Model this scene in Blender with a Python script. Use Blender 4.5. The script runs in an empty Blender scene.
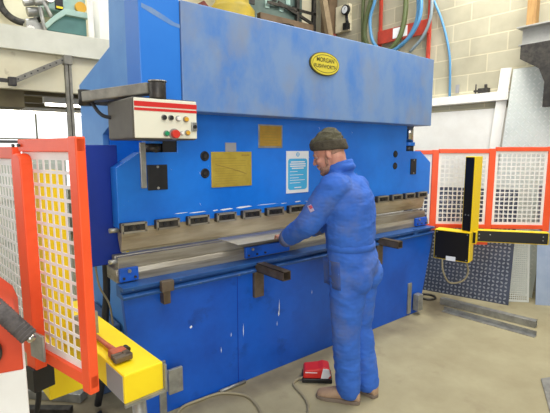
import bpy, bmesh, math, random
from mathutils import Vector, Matrix
random.seed(7)
PI = math.pi
SC = bpy.context.scene
COL = SC.collection
V = Vector

# ------------------------------------------------------------------ materials
def lin(c):
    return tuple(((x/255)/12.92 if x/255 <= .04045 else ((x/255+.055)/1.055)**2.4) for x in c) + (1,)

def mat(name, rgb, rough=.5, metal=0., rgb2=None, scale=6., detail=6., lo=.4, hi=.65, bump=0., bscale=60., spec=.5,
        rgb3=None, scale3=3., lo3=.62, hi3=.7, emis=0., stretch=None, coat=0.):
    m = bpy.data.materials.new(name); m.use_nodes = True
    nt = m.node_tree; b = nt.nodes['Principled BSDF']; L = nt.links.new
    b.inputs['Roughness'].default_value = rough; b.inputs['Metallic'].default_value = metal
    b.inputs['Specular IOR Level'].default_value = spec
    b.inputs['Base Color'].default_value = lin(rgb)
    if coat: b.inputs['Coat Weight'].default_value = coat; b.inputs['Coat Roughness'].default_value = .25
    tc = nt.nodes.new('ShaderNodeTexCoord'); mp = nt.nodes.new('ShaderNodeMapping')
    L(tc.outputs['Object'], mp.inputs['Vector'])
    if stretch: mp.inputs['Scale'].default_value = stretch
    def layer(prev, col, sc, a, z, seed):
        n = nt.nodes.new('ShaderNodeTexNoise'); n.noise_dimensions = '4D'
        n.inputs['W'].default_value = seed
        n.inputs['Scale'].default_value = sc; n.inputs['Detail'].default_value = detail
        n.inputs['Roughness'].default_value = .62
        L(mp.outputs[0], n.inputs['Vector'])
        r = nt.nodes.new('ShaderNodeMapRange'); r.inputs[1].default_value = a; r.inputs[2].default_value = z
        L(n.outputs['Fac'], r.inputs[0])
        x = nt.nodes.new('ShaderNodeMix'); x.data_type = 'RGBA'
        L(r.outputs[0], x.inputs[0])
        if prev is None: x.inputs[6].default_value = lin(rgb)
        else: L(prev, x.inputs[6])
        x.inputs[7].default_value = lin(col)
        return x.outputs[2]
    out = None
    if rgb2: out = layer(out, rgb2, scale, lo, hi, 1.3)
    if rgb3: out = layer(out, rgb3, scale3, lo3, hi3, 8.1)
    if out is not None: L(out, b.inputs['Base Color'])
    if bump:
        n = nt.nodes.new('ShaderNodeTexNoise'); n.inputs['Scale'].default_value = bscale; n.inputs['Detail'].default_value = 5
        L(mp.outputs[0], n.inputs['Vector'])
        bp = nt.nodes.new('ShaderNodeBump'); bp.inputs['Strength'].default_value = bump; bp.inputs['Distance'].default_value = .01
        L(n.outputs['Fac'], bp.inputs['Height']); L(bp.outputs[0], b.inputs['Normal'])
    if emis:
        b.inputs['Emission Color'].default_value = lin(rgb); b.inputs['Emission Strength'].default_value = emis
    return m

M = {}
M['ram'] = mat('blue_paint', (24,124,230), .34, rgb2=(18,106,208), scale=2.2, rgb3=(120,160,205), scale3=26, lo3=.70, hi3=.74, bump=.05, bscale=14)
M['apron'] = mat('shaded_blue_paint', (15,92,200), .42, rgb2=(12,76,176), scale=2.4, rgb3=(10,26,70), scale3=3.2, lo3=.60, hi3=.8, bump=.05, bscale=10)  # press blue darkened: light falling off towards the floor is put into the colour
M['faded'] = mat('faded_blue_paint', (112,142,186), .48, rgb2=(76,124,192), scale=3.0, lo=.44, hi=.66, rgb3=(128,138,158), scale3=2.2, lo3=.5, hi3=.74, bump=.06, bscale=9, stretch=(1.5,1,.9))
M['panelblue'] = mat('bright_blue_paint', (30,116,212), .4, rgb2=(36,122,216), scale=2.5, rgb3=(150,175,205), scale3=7, lo3=.68, hi3=.76, bump=.05, bscale=9)
M['wear'] = mat('rubbed_paint', (120,146,182), .5, rgb2=(84,132,196), scale=16)
M['frameblue'] = mat('lit_blue_paint', (92,150,214), .5, rgb2=(74,136,206), scale=3, rgb3=(140,170,200), scale3=10, lo3=.66, hi3=.74)  # press blue lightened: the light on the side faces is put into the colour
M['guardblue'] = mat('navy_blue_paint', (6,46,150), .45, rgb2=(8,52,160), scale=3)
M['railblue'] = mat('worn_blue_paint', (40,90,156), .45, rgb2=(26,70,134), scale=8, rgb3=(120,130,140), scale3=22, lo3=.62, hi3=.7)
M['steel'] = mat('machined_steel', (172,166,152), .4, .55, rgb2=(136,128,112), scale=9, rgb3=(92,78,60), scale3=5, lo3=.56, hi3=.75, stretch=(.25,1,3))
M['punch'] = mat('oiled_tool_steel', (196,184,158), .45, .35, rgb2=(168,154,128), scale=7, rgb3=(118,100,76), scale3=4, lo3=.55, hi3=.75, stretch=(.3,1,2))
M['darksteel'] = mat('dark_steel', (58,56,54), .45, .6, rgb2=(84,80,74), scale=20)
M['sheet'] = mat('bright_sheet_steel', (214,214,208), .35, .45, rgb2=(196,194,186), scale=6)
M['chrome'] = mat('chromed_rod', (200,196,188), .15, 1.)
M['galv'] = mat('galvanised_steel', (172,172,166), .42, .6, rgb2=(140,140,136), scale=14)
M['black'] = mat('black_plastic', (22,22,24), .45, rgb2=(32,32,34), scale=20)
M['rubber'] = mat('black_rubber', (30,31,34), .6)
M['blackpanel'] = mat('black_panel', (14,13,14), .3)
M['orange'] = mat('orange_paint', (248,92,44), .42, rgb2=(240,82,36), scale=5, rgb3=(200,90,60), scale3=18, lo3=.7, hi3=.76)
M['white'] = mat('white_paint', (242,241,236), .45, rgb2=(234,232,226), scale=6)
M['yellow'] = mat('yellow_paint', (252,222,26), .42, rgb2=(244,210,22), scale=5, rgb3=(150,110,40), scale3=24, lo3=.69, hi3=.74)
M['yellowclean'] = mat('clean_yellow_paint', (250,214,20), .4)
M['greytape'] = mat('grey_sticker', (150,150,154), .6)
M['gold'] = mat('brass_plate', (204,180,74), .35, .35, rgb2=(186,160,62), scale=9)
M['gold2'] = mat('worn_brass_plate', (190,150,60), .4, .35, rgb2=(166,130,56), scale=9)
M['engrave'] = mat('engraved_lines', (162,136,54), .6)
M['badge'] = mat('badge_yellow', (214,198,66), .35, .1)
M['badgedark'] = mat('badge_lettering', (84,78,34), .5)
M['cyan'] = mat('notice_blue', (70,180,230), .5)
M['paper'] = mat('notice_white', (236,238,240), .5)
M['red'] = mat('red_paint', (206,40,34), .4)
M['redorange'] = mat('red_orange_paint', (220,78,42), .42, rgb2=(208,68,36), scale=5)
M['wrenchred'] = mat('wrench_red', (190,92,60), .5, rgb2=(150,84,62), scale=30)
M['offwhite'] = mat('pendant_cream', (228,226,206), .4)
M['pendgrey'] = mat('pendant_side_grey', (86,82,72), .5, rgb2=(76,72,64), scale=12)
M['armgrey'] = mat('arm_grey_paint', (146,142,128), .45, rgb2=(112,108,98), scale=10)
M['green'] = mat('button_green', (22,140,90), .4)
M['amber'] = mat('button_amber', (214,160,40), .4)
M['redbtn'] = mat('button_red', (206,52,36), .4)
M['skin'] = mat('skin', (206,150,128), .55, rgb2=(194,132,112), scale=14)
M['beard'] = mat('stubble', (146,112,92), .8, rgb2=(172,130,110), scale=90, lo=.45, hi=.6)
M['hair'] = mat('short_brown_hair', (172,132,112), .8, rgb2=(150,112,92), scale=120)
M['beanie'] = mat('knitted_olive_wool', (92,88,68), .95, rgb2=(74,70,54), scale=40, bump=.5, bscale=160)
M['band'] = mat('knitted_dark_wool', (76,70,56), .95, rgb2=(62,56,46), scale=40, bump=.5, bscale=160)
M['cover'] = mat('blue_cotton_drill', (52,106,200), .85, rgb2=(44,92,180), scale=5, rgb3=(96,108,146), scale3=3.2, lo3=.52, hi3=.78, bump=.35, bscale=9)
M['badgecloth'] = mat('faded_badge_cloth', (176,160,186), .9)
M['badgered'] = mat('faded_badge_red', (188,84,104), .9)
M['pocket'] = mat('soiled_blue_cotton', (48,82,156), .9, rgb2=(80,88,118), scale=7)
M['cuff'] = mat('dirty_blue_cotton', (86,96,134), .9, rgb2=(96,100,126), scale=9)
M['boot'] = mat('tan_leather', (176,146,118), .7, rgb2=(154,126,102), scale=14)
M['sole'] = mat('boot_sole', (122,108,94), .8)
M['eyewhite'] = mat('eye', (150,122,112), .3)
M['eyedark'] = mat('iris', (50,40,34), .3)
M['lips'] = mat('lips', (176,108,98), .5)
M['treaddark'] = mat('tread_plate_base', (92,98,114), .4, .6, rgb2=(78,84,100), scale=6, rgb3=(120,96,74), scale3=2.2, lo3=.66, hi3=.8)
M['treadlite'] = mat('tread_plate_bars', (168,172,180), .35, .6)
M['alu'] = mat('aluminium_sheet', (226,232,226), .4, .25, rgb2=(212,220,214), scale=5)
M['alubar'] = mat('aluminium_bars', (240,243,238), .35, .5)
M['perf'] = mat('perforated_aluminium', (204,206,198), .45, .4)
M['bluegrey'] = mat('blue_grey_sheet', (150,166,192), .4, .5, rgb2=(164,178,200), scale=7)
M['hosegreen'] = mat('green_hose', (92,104,62), .5)
M['hoseblue'] = mat('blue_hose', (74,132,176), .45)
M['hosegrey'] = mat('grey_hose', (124,138,146), .5)
M['timber'] = mat('timber', (176,138,84), .7, rgb2=(150,112,66), scale=8, stretch=(6,6,.6))
M['brownsteel2'] = mat('rusty_steel', (112,100,86), .5, .45, rgb2=(92,78,62), scale=14)
M['gripgrey'] = mat('worn_grey_rubber', (104,98,96), .7, rgb2=(78,74,74), scale=40)
M['rackred'] = mat('dull_red_paint', (188,62,44), .5, rgb2=(160,54,40), scale=8)
M['plank'] = mat('weathered_timber', (150,132,104), .8, rgb2=(126,108,84), scale=8)
M['darkred'] = mat('dark_red_brown', (112,46,38), .6)
M['brownsteel'] = mat('brown_steel', (112,92,70), .6, rgb2=(96,78,58), scale=7)
M['mach'] = mat('pale_green_enamel', (168,196,186), .45, rgb2=(150,182,174), scale=6)
M['cabgreen'] = mat('grey_green_enamel', (98,118,110), .5, rgb2=(82,102,96), scale=5)
M['ibeam'] = mat('light_grey_steel_paint', (166,166,162), .45, rgb2=(146,146,142), scale=6)
M['machdark'] = mat('teal_enamel', (92,142,140), .45, rgb2=(80,126,126), scale=5)
M['drum'] = mat('yellow_drum_plastic', (206,178,60), .5, rgb2=(180,160,70), scale=5)
M['cream'] = mat('cream_paint', (232,225,196), .7, rgb2=(222,212,180), scale=3, rgb3=(180,168,136), scale3=8, lo3=.62, hi3=.75)
M['fascia'] = mat('pale_fascia_paint', (226,225,208), .65, rgb2=(212,211,194), scale=4)
M['soffit'] = mat('soffit_board', (150,140,104), .8, rgb2=(124,114,84), scale=3)
M['soffitdark'] = mat('brown_joist', (112,102,74), .8, rgb2=(92,82,60), scale=4)
M['concrete'] = mat('dusty_concrete', (172,163,130), .72, rgb2=(156,146,114), scale=2.2, lo=.38, hi=.66, rgb3=(136,122,94), scale3=3.4, lo3=.58, hi3=.8, bump=.12, bscale=30)
M['cable'] = mat('beige_cable', (150,140,112), .6)
M['palecab'] = mat('pale_grey_enamel', (196,200,186), .6, rgb2=(178,184,170), scale=5)
M['darkblue'] = mat('dull_blue_grey', (70,92,124), .6, rgb2=(58,76,104), scale=5)

def blockwork():
    m = bpy.data.materials.new('blockwork'); m.use_nodes = True
    nt = m.node_tree; b = nt.nodes['Principled BSDF']; L = nt.links.new
    b.inputs['Roughness'].default_value = .85
    tc = nt.nodes.new('ShaderNodeTexCoord'); sp = nt.nodes.new('ShaderNodeSeparateXYZ'); cb = nt.nodes.new('ShaderNodeCombineXYZ')
    L(tc.outputs['Object'], sp.inputs[0])
    ad = nt.nodes.new('ShaderNodeMath'); ad.operation = 'ADD'; L(sp.outputs[0], ad.inputs[0]); L(sp.outputs[1], ad.inputs[1])
    L(ad.outputs[0], cb.inputs[0]); L(sp.outputs[2], cb.inputs[1])
    br = nt.nodes.new('ShaderNodeTexBrick'); L(cb.outputs[0], br.inputs['Vector'])
    br.inputs['Scale'].default_value = 1; br.inputs['Brick Width'].default_value = .45; br.inputs['Row Height'].default_value = .212
    br.inputs['Mortar Size'].default_value = .008; br.inputs['Mortar Smooth'].default_value = .3
    br.inputs['Color1'].default_value = lin((196,190,166)); br.inputs['Color2'].default_value = lin((184,178,154)); br.inputs['Mortar'].default_value = lin((214,206,176))
    n = nt.nodes.new('ShaderNodeTexNoise'); n.inputs['Scale'].default_value = 5; n.inputs['Detail'].default_value = 8
    L(tc.outputs['Object'], n.inputs['Vector'])
    x = nt.nodes.new('ShaderNodeMix'); x.data_type = 'RGBA'; x.blend_type = 'MULTIPLY'; x.inputs[0].default_value = .35
    L(br.outputs['Color'], x.inputs[6]); L(n.outputs['Fac'], x.inputs[7]); L(x.outputs[2], b.inputs['Base Color'])
    bp = nt.nodes.new('ShaderNodeBump'); bp.inputs['Strength'].default_value = .4; bp.inputs['Distance'].default_value = .01
    L(br.outputs['Fac'], bp.inputs['Height']); bp.invert = True; L(bp.outputs[0], b.inputs['Normal'])
    return m
M['block'] = blockwork()

def emitter(name, rgb, s):
    m = bpy.data.materials.new(name); m.use_nodes = True
    b = m.node_tree.nodes['Principled BSDF']
    b.inputs['Base Color'].default_value = lin(rgb); b.inputs['Emission Color'].default_value = lin(rgb); b.inputs['Emission Strength'].default_value = s
    return m
M['daylight'] = emitter('daylit_pane', (250,252,255), 1.6)
M['tube'] = emitter('lit_tube', (255,252,240), 5.)

# ------------------------------------------------------------------ mesh builder
class MB:
    def __init__(s, mtx=None):
        s.v = []; s.f = []; s.mi = []; s.sm = []; s.M = mtx or Matrix()
        s.cur = 0
    def add(s, vs, fs, smooth=False):
        o = len(s.v)
        s.v += [s.M @ V(p) for p in vs]
        s.f += [tuple(i+o for i in f) for f in fs]
        s.mi += [s.cur]*len(fs); s.sm += [smooth]*len(fs)
        return s
    def box(s, a, b):
        (x0,y0,z0),(x1,y1,z1) = a, b
        x0,x1 = min(x0,x1),max(x0,x1); y0,y1 = min(y0,y1),max(y0,y1); z0,z1 = min(z0,z1),max(z0,z1)
        return s.add([(x0,y0,z0),(x1,y0,z0),(x1,y1,z0),(x0,y1,z0),(x0,y0,z1),(x1,y0,z1),(x1,y1,z1),(x0,y1,z1)],
              [(3,2,1,0),(4,5,6,7),(0,1,5,4),(1,2,6,5),(2,3,7,6),(3,0,4,7)])
    def obox(s, c, ax, ay, az):   # centre and three half-axis vectors
        c,ax,ay,az = map(V,(c,ax,ay,az)); vs = []
        for k in (-1,1):
            for i,j in ((-1,-1),(1,-1),(1,1),(-1,1)): vs.append(c+ax*i+ay*j+az*k)
        return s.add(vs, [(3,2,1,0),(4,5,6,7),(0,1,5,4),(1,2,6,5),(2,3,7,6),(3,0,4,7)])
    def bar(s, p, q, w, h, up=(0,0,1)):   # rectangular bar from p to q
        p,q = V(p),V(q); d = (q-p); n = d.normalized(); up = V(up)
        if abs(n.dot(up)) > .95: up = V((1,0,0))
        side = n.cross(up).normalized(); up = side.cross(n)
        return s.obox((p+q)/2, d/2, side*(w/2), up*(h/2))
    def prism(s, pts, axis, a, b):   # 2-D outline extruded along axis 'x','y','z'
        def P(u,w,t): return {'x':(t,u,w),'y':(u,t,w),'z':(u,w,t)}[axis]
        n = len(pts); vs = [P(u,w,a) for u,w in pts]+[P(u,w,b) for u,w in pts]
        return s.add(vs, [tuple(range(n)), tuple(range(2*n-1,n-1,-1))]+[(i,i+n,(i+1)%n+n,(i+1)%n) for i in range(n)])
    def cyl(s, p, q, r, r2=None, n=20, caps=True):
        p,q = V(p),V(q); r2 = r if r2 is None else r2
        d = (q-p).normalized(); u = d.orthogonal().normalized(); w = d.cross(u)
        vs = [p+(u*math.cos(2*PI*i/n)+w*math.sin(2*PI*i/n))*r for i in range(n)]+[q+(u*math.cos(2*PI*i/n)+w*math.sin(2*PI*i/n))*r2 for i in range(n)]
        s.add(vs, [(i,(i+1)%n,(i+1)%n+n,i+n) for i in range(n)], True)
        if caps: s.add(vs, [tuple(range(n-1,-1,-1)), tuple(range(n,2*n))])
        return s
    def ring(s, c, axis, R, r, n=40, m=10, a0=0, a1=2*PI, flat=1.):
        c,ax = V(c),V(axis).normalized(); u = ax.orthogonal().normalized(); w = ax.cross(u)
        full = abs(a1-a0-2*PI) < 1e-6; k = n if full else n+1; vs = []
        for i in range(k):
            t = a0+(a1-a0)*i/n; d = u*math.cos(t)+w*math.sin(t)
            for j in range(m):
                q = 2*PI*j/m; vs.append(c+d*(R+r*math.cos(q))+ax*(r*flat*math.sin(q)))
        return s.add(vs, [(i*m+j,(i+1)%k*m+j,(i+1)%k*m+(j+1)%m,i*m+(j+1)%m) for i in range(n) for j in range(m)], True)
    def sph(s, c, r, n=16, m=10, ax=None):
        c = V(c); r = (r,r,r) if not hasattr(r,'__len__') else r
        ax = [V(a) for a in (ax or ((1,0,0),(0,1,0),(0,0,1)))]; vs = []
        for i in range(1,m):
            t = PI*i/m
            for j in range(n):
                p = 2*PI*j/n
                vs.append(c+ax[0]*(r[0]*math.sin(t)*math.cos(p))+ax[1]*(r[1]*math.sin(t)*math.sin(p))+ax[2]*(r[2]*math.cos(t)))
        vs += [c+ax[2]*r[2], c-ax[2]*r[2]]; T = len(vs)-2
        fs = [(i*n+j,(i+1)*n+j,(i+1)*n+(j+1)%n,i*n+(j+1)%n) for i in range(m-2) for j in range(n)]
        fs += [(T,j,(j+1)%n) for j in range(n)]+[(T+1,(m-2)*n+(j+1)%n,(m-2)*n+j) for j in range(n)]
        return s.add(vs, fs, True)
    def tube(s, pts, r, n=10, smooth=4):
        pts = [V(p) for p in pts]
        if smooth > 1 and len(pts) > 2: pts = catmull(pts, smooth)
        rs = r if hasattr(r,'__len__') else [r]*len(pts)
        if len(rs) != len(pts): rs = [rs[0]+(rs[-1]-rs[0])*i/(len(pts)-1) for i in range(len(pts))]
        d0 = (pts[1]-pts[0]).normalized(); u = d0.orthogonal().normalized(); vs = []
        for i,p in enumerate(pts):
            d = (pts[min(i+1,len(pts)-1)]-pts[max(i-1,0)]).normalized()
            u = (u-d*u.dot(d)).normalized(); w = d.cross(u)
            for j in range(n): vs.append(p+(u*math.cos(2*PI*j/n)+w*math.sin(2*PI*j/n))*rs[i])
        k = len(pts)
        s.add(vs, [(i*n+j,i*n+(j+1)%n,(i+1)*n+(j+1)%n,(i+1)*n+j) for i in range(k-1) for j in range(n)], True)
        return s.add(vs, [tuple(range(n-1,-1,-1)), tuple(range((k-1)*n,k*n))])
    def loft(s, secs, n=24):   # (centre, u half-axis, v half-axis)
        vs = []
        for c,u,w in secs:
            c,u,w = V(c),V(u),V(w)
            for j in range(n):
                t = 2*PI*j/n; vs.append(c+u*math.cos(t)+w*math.sin(t))
        k = len(secs)
        s.add(vs, [(i*n+j,i*n+(j+1)%n,(i+1)*n+(j+1)%n,(i+1)*n+j) for i in range(k-1) for j in range(n)], True)
        return s.add(vs, [tuple(range(n-1,-1,-1)), tuple(range((k-1)*n,k*n))])
    def limb(s, pts, rs, n=16):
        for p,r in zip(pts,rs): s.sph(p, r, n, 10)
        for i in range(len(pts)-1): s.cyl(pts[i], pts[i+1], rs[i], rs[i+1], n)
        return s
    def holes(s, o, ux, uz, nx, nz, cw, ch, k, hole, border):   # plate with a grid of holes; k corners per hole
        o,ux,uz = V(o),V(ux),V(uz)
        def P(a,b): return o+ux*a+uz*b
        W,Hh = nx*cw, nz*ch
        for i in range(nx):
            for j in range(nz):
                cx_,cz_ = border+(i+.5)*cw, border+(j+.5)*ch
                if k == 4:
                    inn = [(-hole[0],-hole[1]),(hole[0],-hole[1]),(hole[0],hole[1]),(-hole[0],hole[1])]
                    out = [(-cw/2,-ch/2),(cw/2,-ch/2),(cw/2,ch/2),(-cw/2,ch/2)]
                else:
                    inn = [(hole[0]*math.cos(2*PI*q/8+PI/8-PI),hole[1]*math.sin(2*PI*q/8+PI/8-PI)) for q in range(8)]
                    out = []
                    for a,b in inn:
                        t = max(abs(a)/(cw/2),abs(b)/(ch/2)); out.append((a/t,b/t))
                m = len(inn)
                vs = [P(cx_+a,cz_+b) for a,b in out]+[P(cx_+a,cz_+b) for a,b in inn]
                s.add(vs, [(q,(q+1)%m,(q+1)%m+m,q+m) for q in range(m)])
                if k == 8:
                    for (sx,sz) in ((-1,-1),(1,-1),(1,1),(-1,1)):
                        cand = sorted(out, key=lambda p:(p[0]-sx*cw/2)**2+(p[1]-sz*ch/2)**2)[:2]
                        s.add([P(cx_+sx*cw/2,cz_+sz*ch/2)]+[P(cx_+a,cz_+b) for a,b in cand], [(0,1,2)])
        T,B = W+2*border, Hh+2*border
        for a0,b0,a1,b1 in ((0,0,T,border),(0,B-border,T,B),(0,border,border,B-border),(T-border,border,T,B-border)):
            if border: s.add([P(a0,b0),P(a1,b0),P(a1,b1),P(a0,b1)], [(0,1,2,3)])
        return s
    def build(s, name, m, parent=None, bevel=0., solid=0., seg=2):
        me = bpy.data.meshes.new(name)
        me.from_pydata([tuple(v) for v in s.v], [], s.f)
        ms = m if isinstance(m,(list,tuple)) else [m]
        for x in ms: me.materials.append(M[x])
        for p,i,k in zip(me.polygons, s.mi, s.sm): p.material_index = min(i,len(ms)-1); p.use_smooth = k
        me.validate(); me.update()
        bm = bmesh.new(); bm.from_mesh(me)
        if not solid: bmesh.ops.remove_doubles(bm, verts=bm.verts, dist=1e-6)
        bmesh.ops.recalc_face_normals(bm, faces=bm.faces); bm.to_mesh(me); bm.free()
        o = bpy.data.objects.new(name, me); COL.objects.link(o)
        if parent is not None: adopt(o, parent)
        if solid:
            q = o.modifiers.new('solid','SOLIDIFY'); q.thickness = solid; q.offset = 0
        if bevel:
            q = o.modifiers.new('bevel','BEVEL'); q.width = bevel; q.segments = seg; q.limit_method = 'ANGLE'; q.angle_limit = .7
        return o

def catmull(p, k):
    out = []
    q = [p[0]*2-p[1]]+p+[p[-1]*2-p[-2]]
    for i in range(1,len(q)-2):
        a,b,c,d = q[i-1:i+3]
        for j in range(k):
            t = j/k
            out.append(.5*((2*b)+(c-a)*t+(2*a-5*b+4*c-d)*t*t+(3*b-a-3*c+d)*t**3))
    out.append(p[-1]); return out

def adopt(o, parent):
    o.parent = parent
    # parts keep world coordinates: only the thing's own Empty is offset, its parts sit at identity
    W = V(parent.location) if parent.parent is None else V((0,0,0))
    o.matrix_parent_inverse = Matrix.Translation(-W)

def thing(name, label, cat, loc, group=None):
    o = bpy.data.objects.new(name, None); COL.objects.link(o); o.location = loc; o.empty_display_size = .1
    o['label'] = label; o['category'] = cat
    if group: o['group'] = group
    return o
def tag(o, label, cat, group=None):
    o['label'] = label; o['category'] = cat
    if group: o['group'] = group
    return o
def struct(o): o['kind'] = 'structure'; return o
def lab(o, t): o['label'] = t; return o

def text_into(mb, s, size, origin, ux, uz, depth=.001, spacing=1.):
    """lettering as mesh laid in the plane (ux,uz) with its centre at origin"""
    cu = bpy.data.curves.new('t','FONT'); cu.body = s; cu.size = size; cu.align_x = 'CENTER'; cu.align_y = 'CENTER'; cu.space_character = spacing
    cu.offset = size*.025
    ob = bpy.data.objects.new('t', cu); COL.objects.link(ob)
    dg = bpy.context.evaluated_depsgraph_get(); me = ob.evaluated_get(dg).to_mesh()
    o,ux,uz = V(origin),V(ux),V(uz)
    mb.add([o+ux*v.co.x+uz*v.co.y for v in me.vertices], [tuple(p.vertices) for p in me.polygons])
    ob.evaluated_get(dg).to_mesh_clear()
    bpy.data.objects.remove(ob); bpy.data.curves.remove(cu)

def fuse(o, voxel, smooth=8, fac=.5):
    """weld overlapping closed volumes into one continuous skin"""
    q = o.modifiers.new('r','REMESH'); q.mode = 'VOXEL'; q.voxel_size = voxel; q.use_smooth_shade = True
    if smooth:
        w = o.modifiers.new('s','SMOOTH'); w.iterations = smooth; w.factor = fac
    dg = bpy.context.evaluated_depsgraph_get()
    me = bpy.data.meshes.new_from_object(o.evaluated_get(dg))
    o.modifiers.clear(); ms = list(o.data.materials); o.data = me
    if not me.materials:
        for x in ms: me.materials.append(x)
    for p in me.polygons: p.use_smooth = True
    return o
def wrinkle(o, strength, size, seed=0, stretch=(1,1,1)):
    from mathutils import noise
    me = o.data; out = []
    for v in me.vertices:
        p = V((v.co.x*stretch[0],v.co.y*stretch[1],v.co.z*stretch[2]))/size + V((seed,seed,seed))
        k = 1-abs(noise.noise(p))*2.2
        out += list(v.co + v.normal*strength*(k-.4))
    me.vertices.foreach_set('co', out)
    me.update()

# ------------------------------------------------------------------ camera and light
f = 430.; tilt = math.atan(57/430.); a = math.radians(51.38)
Fh = V((math.cos(a),math.sin(a),0)); Rt = V((math.sin(a),-math.cos(a),0)); Zu = V((0,0,1))
fw = Fh*math.cos(tilt)-Zu*math.sin(tilt); up = Zu*math.cos(tilt)+Fh*math.sin(tilt)
cam = bpy.data.cameras.new('camera'); cam.sensor_width = 36; cam.lens = f/550*36; cam.clip_start = .02
co = bpy.data.objects.new('camera', cam); COL.objects.link(co)
mt = Matrix((Rt,up,-fw)).transposed().to_4x4(); mt.translation = V((0,0,1.62)); co.matrix_world = mt
SC.camera = co

def area(name, loc, target, sx, sy, e, col=(1,1,1)):
    l = bpy.data.lights.new(name,'AREA'); l.shape = 'RECTANGLE'; l.size = sx; l.size_y = sy; l.energy = e; l.color = col
    o = bpy.data.objects.new(name, l); COL.objects.link(o); o.location = loc
    o.rotation_euler = (V(target)-V(loc)).to_track_quat('-Z','Y').to_euler(); return o
area('overhead_fill', (1.2,-.4,5.0), (1.6,1.6,0), 4.5, 3.0, 125, (1,.98,.94))  # added overhead fill lamp, its source unseen
area('right_wall_fill', (4.35,2.0,4.9), (5.2,2.5,1.4), 1.2, 3.0, 205, (1,.97,.9))  # added lamp to brighten the right wall and its white boards
area('window_daylight', (-2.6,4.6,2.6), (2.0,2.9,1.9), 1.6, 2.4, 60, (1,1,1))  # added lamp to lift the left-facing sides, standing clear of the windows
area('front_fill', (-1.5,-4,2.4), (2.2,2.4,1.4), 3.5, 3.2, 195, (1,.99,.97))  # added frontal fill behind the camera for the upright faces, its source unseen
area('mezzanine_fill', (.6,4.9,4.6), (.9,5.,2.6), 2.0, 1.0, 70, (1,1,.96))  # added lamp to brighten the mezzanine edge and what stands on it
w = bpy.data.worlds.new('world'); SC.world = w; w.use_nodes = True
w.node_tree.nodes['Background'].inputs[0].default_value = (.93,.97,1,1); w.node_tree.nodes['Background'].inputs[1].default_value = .36
SC.view_settings.view_transform = 'Standard'; SC.view_settings.look = 'None'; SC.view_settings.gamma = 1; SC.view_settings.use_curve_mapping = False
SC.view_settings.exposure = .0

# ------------------------------------------------------------------ setting
struct(MB().box((-6,-6,-.1),(8,12,0)).build('floor','concrete'))
def stain(m, spots, col):
    nt = m.node_tree; L = nt.links.new; b = nt.nodes['Principled BSDF']; src = b.inputs['Base Color'].links[0].from_socket
    tc = nt.nodes.new('ShaderNodeTexCoord'); n = nt.nodes.new('ShaderNodeTexNoise'); n.inputs['Scale'].default_value = 4; n.inputs['Detail'].default_value = 6
    L(tc.outputs['Object'], n.inputs['Vector'])
    for (x,y,sx,sy,k) in spots:
        mp = nt.nodes.new('ShaderNodeMapping'); mp.inputs['Location'].default_value = (-x/sx,-y/sy,0); mp.inputs['Scale'].default_value = (1/sx,1/sy,1)
        L(tc.outputs['Object'], mp.inputs['Vector'])
        ln = nt.nodes.new('ShaderNodeVectorMath'); ln.operation = 'LENGTH'; L(mp.outputs[0], ln.inputs[0])
        ad = nt.nodes.new('ShaderNodeMath'); ad.operation = 'MULTIPLY_ADD'; L(n.outputs['Fac'], ad.inputs[0]); ad.inputs[1].default_value = 1.6; L(ln.outputs['Value'], ad.inputs[2])
        r = nt.nodes.new('ShaderNodeMapRange'); r.inputs[1].default_value = 1.9; r.inputs[2].default_value = .9; r.inputs[3].default_value = 0; r.inputs[4].default_value = k
        L(ad.outputs[0], r.inputs[0])
        x_ = nt.nodes.new('ShaderNodeMix'); x_.data_type = 'RGBA'; L(r.outputs[0], x_.inputs[0]); L(src, x_.inputs[6]); x_.inputs[7].default_value = lin(col); src = x_.outputs[2]
    L(src, b.inputs['Base Color'])
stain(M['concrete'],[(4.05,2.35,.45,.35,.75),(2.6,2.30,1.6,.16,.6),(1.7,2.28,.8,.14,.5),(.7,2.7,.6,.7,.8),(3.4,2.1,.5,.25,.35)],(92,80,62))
struct(MB().box((5.3,-3,0),(5.55,5.15,5)).build('wall_right','block'))
struct(MB().box((-3,5.5,2.64),(5.55,5.7,5)).build('wall_back','cream'))
# mezzanine behind the press
struct(MB().box((-3,4.42,2.56),(5.3,6.6,2.65)).build('mezzanine_floor','soffit'))
struct(MB().box((-3,4.38,2.475),(5.3,4.42,2.668)).build('trim_1','fascia'))
struct(MB().box((-3,4.46,2.15),(5.3,4.54,2.56)).build('mezzanine_edge_beam','cream'))
mb = MB()
for y in (4.9,5.6,6.5,7.2): mb.box((-3,y,2.23),(5.3,y+.1,2.3))
struct(mb.build('mezzanine_joists','soffitdark'))
struct(MB().box((-3,4.54,2.3),(5.3,9.1,2.36)).build('ceiling','soffit'))
struct(MB().box((-3,4.56,2.0),(.72,4.86,2.15)).build('trim_2','soffitdark'))
# daylit back wall under the mezzanine
struct(MB().box((-4,9.0,0),(6,9.2,.85)).build('wall_under_mezzanine','palecab'))
for i in range(7):
    x0 = -2.2+i*.95
    struct(MB().box((x0,9.0,.86),(x0+.93,9.03,2.3)).build('window_%d'%(i+1),'daylight'))
mb = MB()
for i in range(8): mb.box((-2.235+i*.95,8.98,.85),(-2.205+i*.95,9.04,2.3))
mb.box((-2.3,8.98,1.8),(4.6,9.0,1.825))
struct(mb.build('window_bars','palecab'))
def tube_light(x, y, label):
    t = thing('fluorescent_light', label, 'ceiling light', (x,y,2.3), 'lights under the mezzanine')
    MB().box((x-.6,y-.04,2.19),(x+.6,y+.04,2.3)).build('light_body','white',t)
    MB().cyl((x-.58,y,2.172),(x+.58,y,2.172),.018).build('light_tube','tube',t)
tube_light(1.75,6.0,'lit fluorescent tube on the ceiling beyond the grey column')
tube_light(1.4,7.4,'farther lit fluorescent tube on the ceiling under the mezzanine')

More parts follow.
